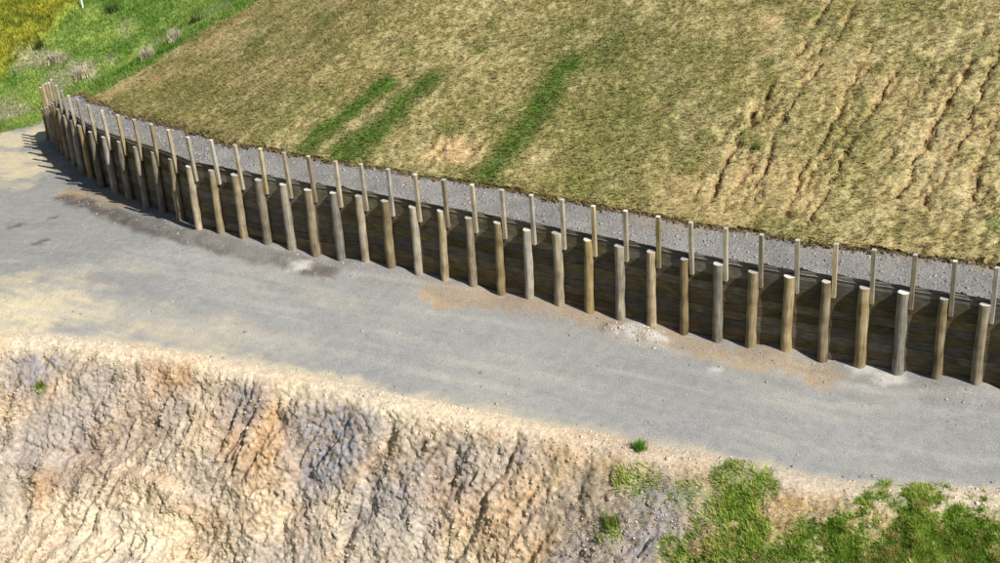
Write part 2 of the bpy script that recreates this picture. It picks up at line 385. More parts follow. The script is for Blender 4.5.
SZ = TOE_Z-.0-np.repeat(np.interp(ss, BARC, BDROP), 26)+.04*dd2.ravel()+.035*fbm(sx*1.5, sy*1.5, o=4, seed=91)-.12*sstep(STRIP+.1, STRIP+.5, dd2.ravel())
sn = fbm(sx*1.2, sy*1.2, o=4, seed=93); sn2 = fbm(sx*9, sy*9, o=2, seed=94)
sc_ = mix(np.tile(lin(140,137,134), (len(sx), 1)), lin(160,156,150), np.clip(.4+.9*sn+.3*sn2, 0, 1))
sc_ = mix(sc_, lin(118,115,113), np.clip(-.5*sn+.8*sn2, 0, .6)); sc_ = mix(sc_, lin(172,152,118), np.clip(1.2*fbm(sx*.7, sy*.7, o=3, seed=96)-.25, 0, .5)*sstep(.6, 1.8, dd2.ravel()))
I = np.arange(ns*26).reshape(ns, 26); QS = np.stack([I[:-1, :-1], I[:-1, 1:], I[1:, 1:], I[1:, :-1]], -1).reshape(-1, 4)
tag(link('gravel_strip', npmesh('gravel_strip', np.stack([sx, sy, SZ], 1), QS[:, ::-1], M_strip, sc_, True)), 'grey drainage gravel filled behind the top of the wall', kind='structure')

# ------------------------------------------------------------------ gravel road
us = axis(-60, -19, 36, 95, .10, 1.5); vs = axis(-40, -15, 20, 60, .10, 1.5)
UU, VV = np.meshgrid(us, vs, indexing='ij')
X = (ORG[0]+UU*E1[0]+VV*E2[0]).ravel(); Y = (ORG[1]+UU*E1[1]+VV*E2[1]).ravel()
cd, cs, cg = pdist(X, Y, CREST); cin = cd*cg                    # >0 on the road side of the crest
wd, ws = back_of_wall(X, Y)
def gl(*P): return np.array([at_drop(*p, 0.0)[:2] for p in P])
n1 = fbm(X*.25, Y*.25, o=4, seed=101); n2 = fbm(X*1.1, Y*1.1, o=4, seed=103); n3 = fbm(X*5, Y*5, o=3, seed=105)
along = .6*fbm((X*E1[0]+Y*E1[1])*.22, (X*E2[0]+Y*E2[1])*1.9, o=4, seed=107)+.6*fbm((X*E1[0]+Y*E1[1])*.45, (X*E2[0]+Y*E2[1])*5.5, o=3, seed=108)
def road_z(X, Y, wd, ws, cin):
    z = .018*fbm(X*1.1, Y*1.1, o=4, seed=103)+.012*fbm(X*5, Y*5, o=3, seed=105)
    q, a, _ = pdist(X, Y, BERM); z = z+.09*sstep(.6, .1, q+.25*fbm(X*1.1, Y*1.1, o=2, seed=103))*sstep(0, 1.5, a)*(.7+.6*vnoise(X*2, Y*2, seed=109))
    f = -wd-.4; z = z+.10*sstep(.8, .05, f)*(.6+.9*vnoise(ws*.8, ws*0, seed=111))*(ws < WALL_END)
    z = z-.10*sstep(.32, .0, cin)
    z = z-drop(X, Y)
    q, a, _ = pdist(X, Y, HEAP); z = z+.10*sstep(.45, .05, q+.12*vnoise(X*4, Y*4, seed=115))
    return z
BERM = gl((60,193),(72,198),(100,208),(133,221),(160,230),(188,238),(225,248),(273,260),(326,272)); HEAP = gl((612,330),(640,336),(660,341))
Zr = road_z(X, Y, wd, ws, cin)
grey, blue, dusty, cream, ochre, dark = lin(163,162,157), lin(153,153,151), lin(190,180,158), lin(216,202,170), lin(194,162,114), lin(104,98,92)
C = mix(np.tile(grey, (len(X), 1)), blue, np.clip(.5+1.0*n1+.5*along, 0, 1))
C = mix(C, lin(180,176,165), np.clip(1.1*along+.3*n2-.05, 0, .75))
C = mix(C, lin(142,139,134), np.clip(-1.0*along+.3*n2-.12, 0, .6))
DUST = [((50,308), 4.2, .85), ((-30,300), 4.5, .9), ((115,312), 2.6, .7), ((180,335), 2.6, .65), ((230,330), 1.8, .55), ((0,325), 3.5, .8), ((12,140), 5.0, .95), ((30,168), 3.5, .8), ((-20,165), 6.0, .9), ((5,185), 2.4, .5), ((60,275), 2.0, .3), ((290,345), 1.8, .35), ((140,268), 1.5, .35), ((330,300), 1.4, .25)]
for (px, py), r, k in DUST:
    c = at_drop(px, py, 0.0)[:2]; ax = (X-c[0])*.80-(Y-c[1])*.55; ay = (X-c[0])*.55+(Y-c[1])*.80
    m = (.92 if px < 70 else .6)*k*sstep(1.0, .2, np.hypot(ax, ay*2.1)/r+.6*n2+.5*along); C = mix(C, cream, m)
C = mix(C, cream, np.clip(sstep(.75, .1, cin+.5*n2)*(.9+.3*n3), 0, 1)*sstep(33, 18, np.hypot(X+22, Y-38)))
C = mix(C, dusty, np.clip(sstep(.5, .05, cin+.4*n2), 0, .9))
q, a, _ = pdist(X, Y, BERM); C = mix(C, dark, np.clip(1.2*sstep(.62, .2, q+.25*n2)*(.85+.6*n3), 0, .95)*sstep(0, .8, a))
q, a, _ = pdist(X, Y, gl((70,192),(100,196),(128,206))); C = mix(C, ochre, .7*sstep(.7, .1, q+.5*n2))
q, a, _ = pdist(X, Y, gl((430,292),(480,298),(520,302),(575,313),(640,333),(690,345),(740,357),(790,366),(830,372))); C = mix(C, ochre, np.clip(.85*sstep(.75, .1, q+.5*n2+.35*n3), 0, .9))
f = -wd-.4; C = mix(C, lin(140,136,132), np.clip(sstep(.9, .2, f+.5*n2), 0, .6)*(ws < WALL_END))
for (px, py), r in (((632,331), .5), ((655,339), .4), ((715,370), .25), ((865,366), .6), ((890,378), .5), ((300,268), .5)):
    c = at(px, py)[:2]; C = mix(C, lin(206,202,194), .8*sstep(1.1, .2, np.hypot(X-c[0], Y-c[1])/r+.6*n3))
for (px, py), r in (((15,226), .35), ((53,218), .3), ((40,242), .45), ((330,272), .5)):
    c = at_drop(px, py, 0.0)[:2]; C = mix(C, dark, .75*sstep(1.1, .2, np.hypot(X-c[0], Y-c[1])/r+.8*n3))
for off_, w_ in ((1.5, .28), (3.1, .28), (4.4, .25), (5.9, .25)):      # wheel tracks along the road
    lane = sstep(w_, .05, np.abs(cin-off_-.35*vnoise(cs*.16, cs*0+off_, seed=118)))*np.clip(.55+.9*vnoise(cs*.5, cs*0+off_*3, seed=117)+.5*along, 0, 1)
    C = mix(C, lin(182,179,171), .42*lane)
C = C*(1+.09*n3+.07*vnoise(X*10, Y*10, seed=119))[:, None]
I = np.arange(len(us)*len(vs)).reshape(len(us), len(vs))
Q = np.stack([I[:-1, :-1], I[1:, :-1], I[1:, 1:], I[:-1, 1:]], -1).reshape(-1, 4)
okv = (cin > -.02) & ((wd < .0) | (ws > WALL_END)) & (Y < 72) & ((wd < 1.0) | (Y > 90))
sel = okv[Q].all(1); idx = np.unique(Q[sel]); re = np.zeros(len(X), np.int64); re[idx] = np.arange(len(idx))
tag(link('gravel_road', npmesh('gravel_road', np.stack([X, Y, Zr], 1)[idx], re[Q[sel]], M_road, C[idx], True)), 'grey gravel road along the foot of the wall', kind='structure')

# ------------------------------------------------------------------ the cut bank below the road
cl = np.concatenate([[0], np.cumsum(np.linalg.norm(np.diff(CREST, axis=0), axis=1))])
S0 = cl[2]; S1 = cl[22]                                   # crest arc at the photo's left and right border
sa = axis(0, S0-2.5, S1+2.5, cl[-1], .045, .5)
ta = np.concatenate([np.arange(-.63, 7.6, .045), np.arange(7.6, 22, .6)])
SS, TT = np.meshgrid(sa, ta, indexing='ij'); S = SS.ravel(); T = TT.ravel()
def crest_at(s): return np.interp(s, cl, CREST[:, 0]), np.interp(s, cl, CREST[:, 1])
def bank_frame(S, T):
    """T metres down the face from the crest at S"""
    r = sstep(S0+15.5, S0+23, S)                          # gentler and grassed at the near end
    ang = np.radians(57*(1-r)+33*r)
    lip = np.clip(T/.5, 0, 1)
    h = np.where(T < .5, T*(1-.5*lip*(1-np.cos(ang))), .5*(1-.5*(1-np.cos(ang)))+(T-.5)*np.cos(ang))
    v = np.where(T < .5, .5*T*lip*np.sin(ang), .25*np.sin(ang)+(T-.5)*np.sin(ang))
    k = np.clip(T-5.55, 0, 1.2)*(1-r)                     # the face eases off to a shelf at its foot
    h = h+k*.42; v = v-k*.42
    h = np.where(T < 0, T, h); v = np.where(T < 0, .09*(np.clip(-T/.63, 0, 1))**2-.03*sstep(-.5, 0, T), v-.03*sstep(.4, 0, T))
    x, y = crest_at(S)
    return np.stack([x+OUT[0]*h, y+OUT[1]*h, -v-.01], 1), np.stack([OUT[0]*np.sin(ang), OUT[1]*np.sin(ang), np.cos(ang)], 1), r
P, Nn, rg = bank_frame(S, T)
dist_s = S+T*.38                                          # ribs run down and to the left
w1 = fbm(S*.5, T*.5, o=3, seed=121)
rib = np.abs(fbm(dist_s*.55+w1*.5, T*.14, o=3, seed=123)); rib = sstep(0, .35, rib)
gul = np.abs(fbm(dist_s*1.25+w1*.7, T*.22, o=3, seed=127)); gul = sstep(.16, .0, gul)
f1, f2, cid = cells(dist_s*1.9+.35*w1, T*1.5+.35*w1, 131); g1_, g2_, cid2 = cells(dist_s*5.2+.3*w1, T*4.2, 137); h1_, h2_, cid3 = cells(S*13, T*12, 139)
big = fbm(S*.8, T*.8, o=5, seed=133, gain=.55)
blk = sstep(0, .16, f2-f1)*(cid-.4)
depth = sstep(.05, .9, T)
n3 = fbm(S*7, T*7, o=3, seed=135)
rock = 1-.85*rg
k1_, k2_, cid4 = cells(S*26, T*24, 149)
ledge = .34*sstep(.0, .35, T-(3.55+.25*vnoise(S*.6, S*0, seed=148)+.1*n3))*sstep(S0+8.2, S0+6.8, S+.3*n3)
ledge = ledge+.025*(cid4-.5)
disp = .85*depth*rock*(.22*(rib-.6)-.17*gul*sstep(.0, .5, fbm(S*.35, T*.5, o=2, seed=129)+.12)+.20*big+.11*blk*sstep(-.15, .3, w1+.2)+.10*(cid2-.5)*sstep(0, .15, g2_-g1_)+.075*(cid3-.5)*sstep(0, .2, h2_-h1_)+.05*n3+ledge)
disp += depth*rg*(.16*big+.06*n3)+.03*n3*sstep(-.6, -.1, T)*(1-depth)
BP = P+Nn*disp[:, None]
def bank_st(px, py):
    D = ray(px, py); k = np.arange(20, 60, .05); R3 = np.stack([D[0]*k, D[1]*k, CAMH+D[2]*k], 1)
    # march against the smooth face
    gs = np.linspace(0, cl[-1], 500); best = None
    A = np.array([OUT[0], OUT[1]])
    q, arc, sg = pdist(R3[:, 0], R3[:, 1], CREST)
    # follow OUT back up to the crest
    cx, cy = CREST[:, 0], CREST[:, 1]; M = np.array([[-.917, .40]])
    lat_c = CREST@np.array([.917, -.40]); lat = R3[:, :2]@np.array([.917, -.40])
    s_at = np.interp(lat, lat_c, cl); x0, y0 = crest_at(s_at); h = (R3[:, 0]-x0)*OUT[0]+(R3[:, 1]-y0)*OUT[1]
    tt = np.linspace(0, 20, 300); out = (0, 0)
    order = np.arange(len(k))
    for i in order[h > -1]:
        pass
    best = 1e9
    for i in np.where((h > 0) & (h < 12))[0][::2]:
        pr = bank_frame(np.full(300, s_at[i]), tt)[0]; e = np.linalg.norm(pr-R3[i], axis=1); j = np.argmin(e)
        if e[j] < best: best = e[j]; out = (s_at[i], tt[j])
    return out
tan_, ochre, cream, greyb, white, brown = lin(209,183,150), lin(206,168,128), lin(226,208,180), lin(150,147,152), lin(222,214,200), lin(138,108,78)
lay = fbm(dist_s*.4, T*.55, o=4, seed=141); l2 = fbm(dist_s*1.5, T*.8, o=4, seed=143)
C = mix(np.tile(tan_, (len(S), 1)), cream, np.clip(.35+1.1*lay+.5*l2, 0, .9))
C = mix(C, ochre, np.clip(-1.0*lay+.8*l2+.05, 0, .8))
C = mix(C, white, np.clip(.7*(cid2-.66)+.9*(cid3-.66)+1.2*(cid4-.72), 0, .75))
C = mix(C, brown, np.clip(.9*((cid3<.16)|(cid4<.14))*(.5+n3)+.6*gul*(.6+n3), 0, .75))
GREY = [((42,362), 1.1, .85), ((25,372), .9, .7), ((248,394), .9, .8), ((300,410), .7, .4), ((335,432), 1.5, .95), ((322,450), 1.1, .8), ((100,375), .8, .5), ((400,490), 1.3, .65), ((375,500), 1.0, .6),
        ((445,470), 1.0, .5), ((100,440), 1.8, .45), ((60,430), 1.4, .45), ((650,520), 1.1, .9), ((580,500), .9, .6), ((590,540), 1.0, .6), ((520,445), .7, .5), ((690,525), .8, .6), ((170,420), 1.2, .4), ((300,545), .9, .4)]
GREY = [(bank_st(*p), r, k) for p, r, k in GREY]
m = np.zeros_like(S)
for (s0, t0), r, k in GREY: m = np.maximum(m, k*sstep(1.15, .3, np.hypot((S-s0)+.38*(T-t0), (T-t0)*.75)/(r*1.2)+.4*l2+.3*n3))
C = mix(C, lin(176,168,160), np.clip(.25+.9*fbm(S*.6, T*.6, o=3, seed=145), 0, .6)*(1-rg))
C = mix(C, greyb, np.clip(m*(.85+.7*n3+.5*(cid3-.5)), 0, 1))
PALEB = [(bank_st(*p), r, k) for p, r, k in (((150,530), .9, .9), ((95,520), .9, .6), ((60,510), .8, .5), ((200,400), .6, .5), ((175,525), .6, .8), ((20,520), .7, .4), ((190,430), .8, .4), ((285,395), .5, .5))]
m = np.zeros_like(S)
for (s0, t0), r, k in PALEB: m = np.maximum(m, k*sstep(1.1, .4, np.hypot(S-s0, (T-t0)*1.1)/r+.5*l2))
C = mix(C, cream*1.04, m)
C = mix(C, cream, np.clip(sstep(.75, .25, T+.45*l2+.2*n3)*(.75+.5*n3), 0, .9)*(1-rg))
C = mix(C, lin(198,184,164), sstep(.8, .2, T+.3*l2)*rg*.9)                     # dusty lip
# turf creeping over the near end of the bank
gs_ = np.array([S0, S0+19.5, S0+20.8, S0+22.3, S0+24, S0+26, S1, S1+4]); 
G = [(bank_st(*p), r, k) for p, r, k in (((740,495), .7, .7), ((720,505), .6, .55), ((765,482), .5, .6), ((690,490), .6, .4), ((800,550), .8, 1.), ((860,550), .9, 1.), ((930,545), .9, 1.), ((985,535), .8, 1.), ((1060,545), 1.3, 1.), ((1015,522), .5, .9), ((900,528), .6, .9), ((960,520), .6, .9), ((840,535), .6, .9), ((800,525), .5, .7), ((760,535), .7, .8), ((700,556), .7, .8),
    ((850,565), 1.2, 1.), ((960,560), 1.3, 1.), ((720,550), .9, .7), ((770,560), 1.0, .8), ((1000,570), 2, 1.), ((680,552), .6, .7), ((610,525), .4, .45), ((625,470), .5, .45), ((640,475), .6, .4), ((42,384), .25, .5), ((905,590), 2.5, 1.), ((1100,580), 3, 1.), ((780,600), 2., .9), ((730,470), .7, .6))]
gm = np.zeros_like(S)
for (s0, t0), r, k in G: gm = np.maximum(gm, k*sstep(1.15, .2, np.hypot(S-s0, T-t0-.12)/r+.75*l2+.5*n3))
gm = np.clip(gm, 0, 1)
C = mix(C, lin(150,132,84), rg*np.clip(.45+.9*l2+.4*n3, 0, .8)*sstep(.2, .8, T))
C = mix(C, lin(96,118,44), gm*.85)
C = C*(1+.13*n3+.06*vnoise(S*17, T*17, seed=147))[:, None]
I = np.arange(len(sa)*len(ta)).reshape(len(sa), len(ta))
QB = np.stack([I[:-1, :-1], I[:-1, 1:], I[1:, 1:], I[1:, :-1]], -1).reshape(-1, 4)
tag(link('cut_bank', npmesh('cut_bank', BP, QB, M_bank, C, False)), 'cut face of tan and grey rock below the road', kind='structure')
BC, BS, BT, Bg, Brg = C, S, T, gm, rg
# low ground far below and around
gx = np.concatenate([np.linspace(-1500, -120, 12), np.linspace(-100, 100, 21), np.linspace(120, 1500, 12)])
UU, VV = np.meshgrid(gx, gx, indexing='ij'); gz = -14.5+1.2*fbm(UU.ravel()*.03, VV.ravel()*.03, o=3, seed=151)
I = np.arange(45*45).reshape(45, 45); QG = np.stack([I[:-1, :-1], I[1:, :-1], I[1:, 1:], I[:-1, 1:]], -1).reshape(-1, 4)
tag(link('ground', npmesh('ground', np.stack([UU.ravel(), VV.ravel(), gz], 1), QG, M_hill, np.tile(lin(120,130,60), (2025, 1)), True)), kind='structure')

# ------------------------------------------------------------------ the pole retaining wall
wall = bpy.data.objects.new('retaining_wall', None); COL.objects.link(wall)
wall.location = (*pts[NP//2], 0); bpy.context.view_layer.update()
tag(wall, 'long curved timber pole retaining wall with upright guard posts along its top', 'retaining wall', kind='thing')
WL = Vector(wall.location)
def pole_mesh(seed, r0=.142, r1=.130, h=POLE_H+.35, segs=14, rings=9):
    r = np.random.default_rng(seed); V = []; F = []
    lump = r.normal(0, .008, (rings, segs)); bx = r.normal(0, .014, rings).cumsum()*.6; by = r.normal(0, .014, rings).cumsum()*.6
    for i in range(rings):
        k = i/(rings-1); R = r0*(1-k)+r1*k+r.normal(0, .003)
        for j in range(segs):
            a = 2*math.pi*j/segs; q = R+lump[i, j]; V.append((q*math.cos(a)+bx[i]-bx[-1]*k, q*math.sin(a)+by[i]-by[-1]*k, -.35+h*k))
    for i in range(rings-1):
        for j in range(segs): F.append((i*segs+j, i*segs+(j+1) % segs, (i+1)*segs+(j+1) % segs, (i+1)*segs+j))
    me = bpy.data.meshes.new('pole'); me.from_pydata(V, [], F); me.materials.append(M_pole)
    for p in me.polygons: p.use_smooth = True
    top = V[-segs:]; n = segs                         # sawn end: a disc a little proud, slightly oblique
    tv = [(x, y, z+.003+.05*x) for x, y, z in top]+[(x*.97, y*.97, z+.014+.05*x) for x, y, z in top]
    tf = [(j, (j+1) % n, n+(j+1) % n, n+j) for j in range(n)]+[tuple(range(n, 2*n))]
    mt = bpy.data.meshes.new('sawn_end'); mt.from_pydata(tv, [], tf); mt.materials.append(M_end)
    return me, mt
POLES = [pole_mesh(300+i) for i in range(8)]
def box_mesh(name, sx, sy, z0, z1, mat, ch=.008):
    V = []; F = []
    prof = [(-sx+ch, -sy), (sx-ch, -sy), (sx, -sy+ch), (sx, sy-ch), (sx-ch, sy), (-sx+ch, sy), (-sx, sy-ch), (-sx, -sy+ch)]
    for z, k in ((z0, 1), (z1-ch, 1), (z1, .9)): V += [(x*k, y*k, z) for x, y in prof]
    for i in range(2): F += [(i*8+j, i*8+(j+1) % 8, i*8+8+(j+1) % 8, i*8+8+j) for j in range(8)]
    F += [tuple(range(16, 24)), tuple(range(7, -1, -1))]
    me = bpy.data.meshes.new(name); me.from_pydata(V, [], F); me.materials.append(mat); return me
POST = box_mesh('guard_post', .056, .056, 0, 1.60, M_post)
POSTEND = box_mesh('sawn_end', .0555, .0555, 1.601, 1.613, M_end, .004)
prg = np.random.default_rng(21)
for i in range(NP):
    me, mt = POLES[prg.integers(8)]
    yaw = math.atan2(TAN[i, 1], TAN[i, 0])
    lean = BATTER+prg.normal(0, .006)
    o = link('pole', me, wall); dzp = prg.normal(0, .022)
    ax = Vector((TAN[i, 0], TAN[i, 1], 0))
    rot = Matrix.Rotation(lean, 3, -ax) @ Matrix.Rotation(prg.normal(0, .012), 3, Vector((NB[i, 0], NB[i, 1], 0))) @ Matrix.Rotation(prg.uniform(0, 6.28), 3, 'Z')
    if (rot @ Vector((0, 0, 1))).dot(Vector((NB[i, 0], NB[i, 1], 0))) < 0:
        rot = Matrix.Rotation(lean, 3, ax) @ Matrix.Rotation(prg.uniform(0, 6.28), 3, 'Z')
    th_ = prg.uniform(.88, 1.13); o.scale = (th_, th_, 1); o.rotation_euler = rot.to_euler(); o.location = Vector((*pts[i], dzp-DROP[i]))-WL
    link('sawn_end', mt, o)
    # guard post fixed to the boards just right of each pole
    off = -TAN[i]*.195+NB[i]*(PR-.056+BATTER*1.75)
    p = link('guard_post', POST, wall); p.location = Vector((pts[i, 0]+off[0], pts[i, 1]+off[1], 1.90-DROP[i]+prg.normal(0, .02)))-WL
    p.rotation_euler = (prg.normal(0, .008), prg.normal(0, .008), yaw+prg.normal(0, .03))
    link('sawn_end', POSTEND, p)
ROWS = 10; BH = .256
def board_mesh(i0, i1, row, r):
    """a board spanning the poles i0..i1, bent to the line of the wall"""
    z0, z1 = -.06+row*BH+.004, -.06+(row+1)*BH-.004
    th = .05+r.normal(0, .003); out = r.normal(0, .004); V = []; F = []; n = i1-i0+1
    for q, i in enumerate(range(i0, i1+1)):
        e = TAN[i]*(.003 if q == 0 else -.003 if q == n-1 else 0)
        for z, w in ((z0, 0), (z1, 0), (z1, th), (z0, th)):
            c = pts[i]+e+NB[i]*(PR+.004+out+w+z*BATTER); V.append((c[0]-WL[0], c[1]-WL[1], z-DROP[i]))
    for q in range(n-1):
        a = q*4
        for k in range(4): F.append((a+k, a+(k+1) % 4, a+4+(k+1) % 4, a+4+k))
    F += [(3, 2, 1, 0), (n*4-4, n*4-3, n*4-2, n*4-1)]
    me = bpy.data.meshes.new('board'); me.from_pydata(V, [], F); me.materials.append(M_board)
    return me
for row in range(ROWS):
    i = 0; first = True
    while i < NP-1:
        step = 2 if (first and row % 2) else 4
        j = min(NP-1, i+step); link('board', board_mesh(i, j, row, prg), wall); i = j; first = False

# ------------------------------------------------------------------ grass and stones
def blades(P, N_up, length, width, flat, cols, r, lean=None):
    """one thin bent triangle pair per point"""
    n = len(P); a = r.uniform(0, 2*math.pi, n); tilt = r.uniform(flat[0], flat[1], n)
    dirh = np.stack([np.cos(a), np.sin(a), np.zeros(n)], 1)
    if lean is not None: dirh = dirh+lean; dirh /= np.linalg.norm(dirh, axis=1)[:, None]+1e-6
    sidev = np.stack([-dirh[:, 1], dirh[:, 0], np.zeros(n)], 1)
    ln = length*r.uniform(.55, 1.35, n); wd_ = width*r.uniform(.6, 1.4, n)
    tip = P+(dirh*np.sin(tilt)[:, None]+N_up*np.cos(tilt)[:, None])*ln[:, None]
    b = P-N_up*.02
    V = np.stack([b-sidev*wd_[:, None]*.5, b+sidev*wd_[:, None]*.5, tip], 1).reshape(-1, 3)
    return V, np.arange(3*n).reshape(n, 3), np.repeat(cols, 3, 0)
UPV = np.array([[0, 0, 1.0]])
def in_view(P, m=60):
    x, y = proj(P); return (x > -m) & (x < 1000+m) & (y > -m) & (y < 563+m)
P3 = np.stack([HX, HY, HZ], 1)
vis = Hin & hfine & in_view(P3)
gr = np.random.default_rng(5)
def scatter(mask, n, jit):
    i = gr.choice(np.where(mask)[0], n); P = P3[i].copy()
    P[:, :2] += gr.uniform(-jit, jit, (n, 2)); return i, P
slope_n = np.array([-.5*HILL_M, -.87*HILL_M, 1]); slope_n /= np.linalg.norm(slope_n)
dens = vis & ~Hgreen
i, P = scatter(dens, 330000, .05)
cj = HC[i]*gr.uniform(.74, 1.28, (len(i), 1))*np.array([1.0, 1.01, .95])
keepb = gr.random(len(i)) > .55*(HC[i][:, 0] > .40)
V_, F_, c_ = blades(P[keepb], slope_n[None], .15, .026, (.5, 1.35), cj[keepb], gr, np.array([[-.35, -.5, 0]]))
tag(link('stubble_grass', npmesh('stubble_grass', V_, F_, M_straw, c_)), 'short dry straw-coloured turf over the hillside', 'grass', kind='stuff')
i, P = scatter(vis & Hgreen, 150000, .06)
tall = np.where(Hym[i] > .5, .30, .18)
V_, F_, c_ = blades(P, np.array([[0, 0, 1.0]]), tall, .04, (.1, 1.0), HC[i]*gr.uniform(.65, 1.4, (len(i), 1)), gr)
tag(link('paddock_grass', npmesh('paddock_grass', V_, F_, M_grass, c_)), 'green and yellow pasture grass beyond the wall', 'grass', kind='stuff')
# turf on the near bank
okb = in_view(BP) & (Bg > .25)
ii = np.where(okb)[0]; w = Bg[ii]**2.6*np.clip(.6+.8*fbm(BS[ii]*2.2, BT[ii]*2.2, o=3, seed=167), .08, 1); i = gr.choice(ii, 95000, p=w/w.sum())
P = BP[i]+np.concatenate([gr.uniform(-.04, .04, (len(i), 2)), np.zeros((len(i), 1))], 1)
cl_n = fbm(P[:, 0]*1.3, P[:, 1]*1.3, o=3, seed=161); cl_f = fbm(P[:, 0]*5, P[:, 1]*5, o=2, seed=163)
gc = mix(np.tile(lin(132,160,62), (len(i), 1)), lin(182,200,100), np.clip(.45+1.1*cl_n+.5*cl_f, 0, 1)); gc = mix(gc, lin(196,180,124), np.clip(1.5*cl_f-.2+.5*(gr.random(len(i))-.5), 0, .8))
hgt = .13*(.55+.9*np.clip(.5+cl_n+.6*cl_f, 0, 1.3))
V_, F_, c_ = blades(P, np.array([[-.12, -.25, .96]]), hgt, .028, (.05, .95), gc*gr.uniform(.7, 1.5, (len(i), 1)), gr)
tag(link('bank_grass', npmesh('bank_grass', V_, F_, M_grass, c_)), 'rough green grass over the near end of the bank', 'grass', kind='stuff')
# sparse dry grass on the bank
okb = in_view(BP) & (Bg < .3) & (BT > .3) & (fbm(BS*.7, BT*.7, o=3, seed=165)+.8*Brg-.2 > .12)
ii = np.where(okb)[0]; i = gr.choice(ii, 9000); P = BP[i]
V_, F_, c_ = blades(P, np.array([[-.2, -.45, .87]]), .10, .02, (.2, 1.2), mix(np.tile(lin(190,164,110), (len(i), 1)), lin(134,128,62), gr.random(len(i))*.7)*gr.uniform(.6, 1.3, (len(i), 1)), gr)
tag(link('dry_bank_grass', npmesh('dry_bank_grass', V_, F_, M_straw, c_)), 'thin dry grass clinging to the rock of the bank', 'grass', kind='stuff')

t_ = (1+5**.5)/2
ICO = np.array([(-1,t_,0),(1,t_,0),(-1,-t_,0),(1,-t_,0),(0,-1,t_),(0,1,t_),(0,-1,-t_),(0,1,-t_),(t_,0,-1),(t_,0,1),(-t_,0,-1),(-t_,0,1)])/math.sqrt(1+t_*t_)
ICF = np.array([(0,11,5),(0,5,1),(0,1,7),(0,7,10),(0,10,11),(1,5,9),(5,11,4),(11,10,2),(10,7,6),(7,1,8),(3,9,4),(3,4,2),(3,2,6),(3,6,8),(3,8,9),(4,9,5),(2,4,11),(6,2,10),(8,6,7),(9,8,1)])
def stones(name, P, size, cols, label):
    n = len(P); sz = size*np.clip(np.exp(gr.normal(0, .4, n)), .4, 2.2)
    J = ICO[None]*(1+gr.uniform(-.32, .32, (n, 12, 1)))*(sz[:, None, None]*gr.uniform(.6, 1.25, (n, 1, 3)))
    a = gr.uniform(0, 6.28, n); ca, sa_ = np.cos(a)[:, None], np.sin(a)[:, None]
    J = np.stack([J[..., 0]*ca-J[..., 1]*sa_, J[..., 0]*sa_+J[..., 1]*ca, J[..., 2]], -1)
    Vv = (P[:, None]+J).reshape(-1, 3); Ff = (ICF[None]+12*np.arange(n)[:, None, None]).reshape(-1, 3)
    return tag(link(name, npmesh(name, Vv, Ff, M_stone, np.repeat(cols, 12, 0))), label, 'stones', kind='stuff')
okb = in_view(BP) & (BT > -.35) & (Bg < .5)
i = gr.choice(np.where(okb)[0], 16000); wsel = fbm(BS[i]*.9, BT[i]*.9, o=3, seed=171)+gr.uniform(-.4, .4, len(i)) > -.05; i = i[wsel]
stones('bank_rubble', BP[i], .022, mix(BC[i]*gr.uniform(.6, 1.15, (len(i), 1)), np.tile(lin(216,206,188), (len(i), 1)), gr.random(len(i))**2*.7), 'loose pale rock chips over the cut bank')
# road stones: more along the edges and foot of the wall
n = 14000; rx = gr.uniform(-24, 16, n); ry = gr.uniform(24, 58, n); RP = np.stack([rx, ry, np.zeros(n)], 1)
cd, cs, cg = pdist(rx, ry, CREST); cin = cd*cg; wd, ws = back_of_wall(rx, ry)
pr = .16+.8*sstep(.9, .1, cin)+.75*sstep(1.1, .2, -wd-.35); q, a, _ = pdist(rx, ry, BERM); pr += .6*sstep(.8, .1, q)
ok = in_view(RP) & (cin > .03) & (wd < -.4) & (gr.random(n) < pr)
RP = RP[ok]; RP[:, 2] = road_z(RP[:, 0], RP[:, 1], wd[ok], ws[ok], cin[ok])
stones('road_gravel', RP, .024, lin(166,162,154)[None]*gr.uniform(.6, 1.15, (len(RP), 1)), 'loose gravel stones on the road')
h_ = gl((612,330),(640,336),(660,341)); q = gr.uniform(0, 1, 120); c = np.stack([np.interp(q, [0,.6,1], h_[:, 0]), np.interp(q, [0,.6,1], h_[:, 1])], 1)+gr.normal(0, .20, (120, 2))
wdh, wsh = back_of_wall(c[:, 0], c[:, 1]); cdh = np.full(120, 5.0); zz = road_z(c[:, 0], c[:, 1], wdh, wsh, cdh); okh = wdh < -.42
stones('white_rubble', np.concatenate([c, zz[:, None]], 1)[okh], .024, lin(198,192,182)[None]*gr.uniform(.8, 1.1, (okh.sum(), 1)), 'small heap of white stones at the foot of the poles')
n = 9000; k = gr.choice(len(sx), n); SP = np.stack([sx, sy, SZ], 1)[k]; SP[:, :2] += gr.uniform(-.05, .05, (n, 2)); okk = (dd2.ravel()[k] < STRIP) & (dd2.ravel()[k] > .16) & in_view(SP)
stones('drainage_stones', SP[okk], .026, lin(146,143,140)[None]*gr.uniform(.65, 1.25, (okk.sum(), 1)), 'grey drainage stones behind the wall top')
# clods broken off along the turf edge
n = 2600; q = gr.uniform(19, WALL_END, n); o_ = strip_width(q, 0, 0)+gr.normal(-.02, .08, n)
cx = np.interp(q, ss, bx)+np.interp(q, ss, nx)*o_; cy = np.interp(q, ss, by)+np.interp(q, ss, ny)*o_
CP = np.stack([cx, cy, TOE_Z+.10-np.interp(q, BARC, BDROP)], 1); okk = in_view(CP)
stones('turf_clods', CP[okk], .027, lin(146,126,90)[None]*gr.uniform(.2, .95, (okk.sum(), 1)), 'ragged clods along the turf edge above the gravel')

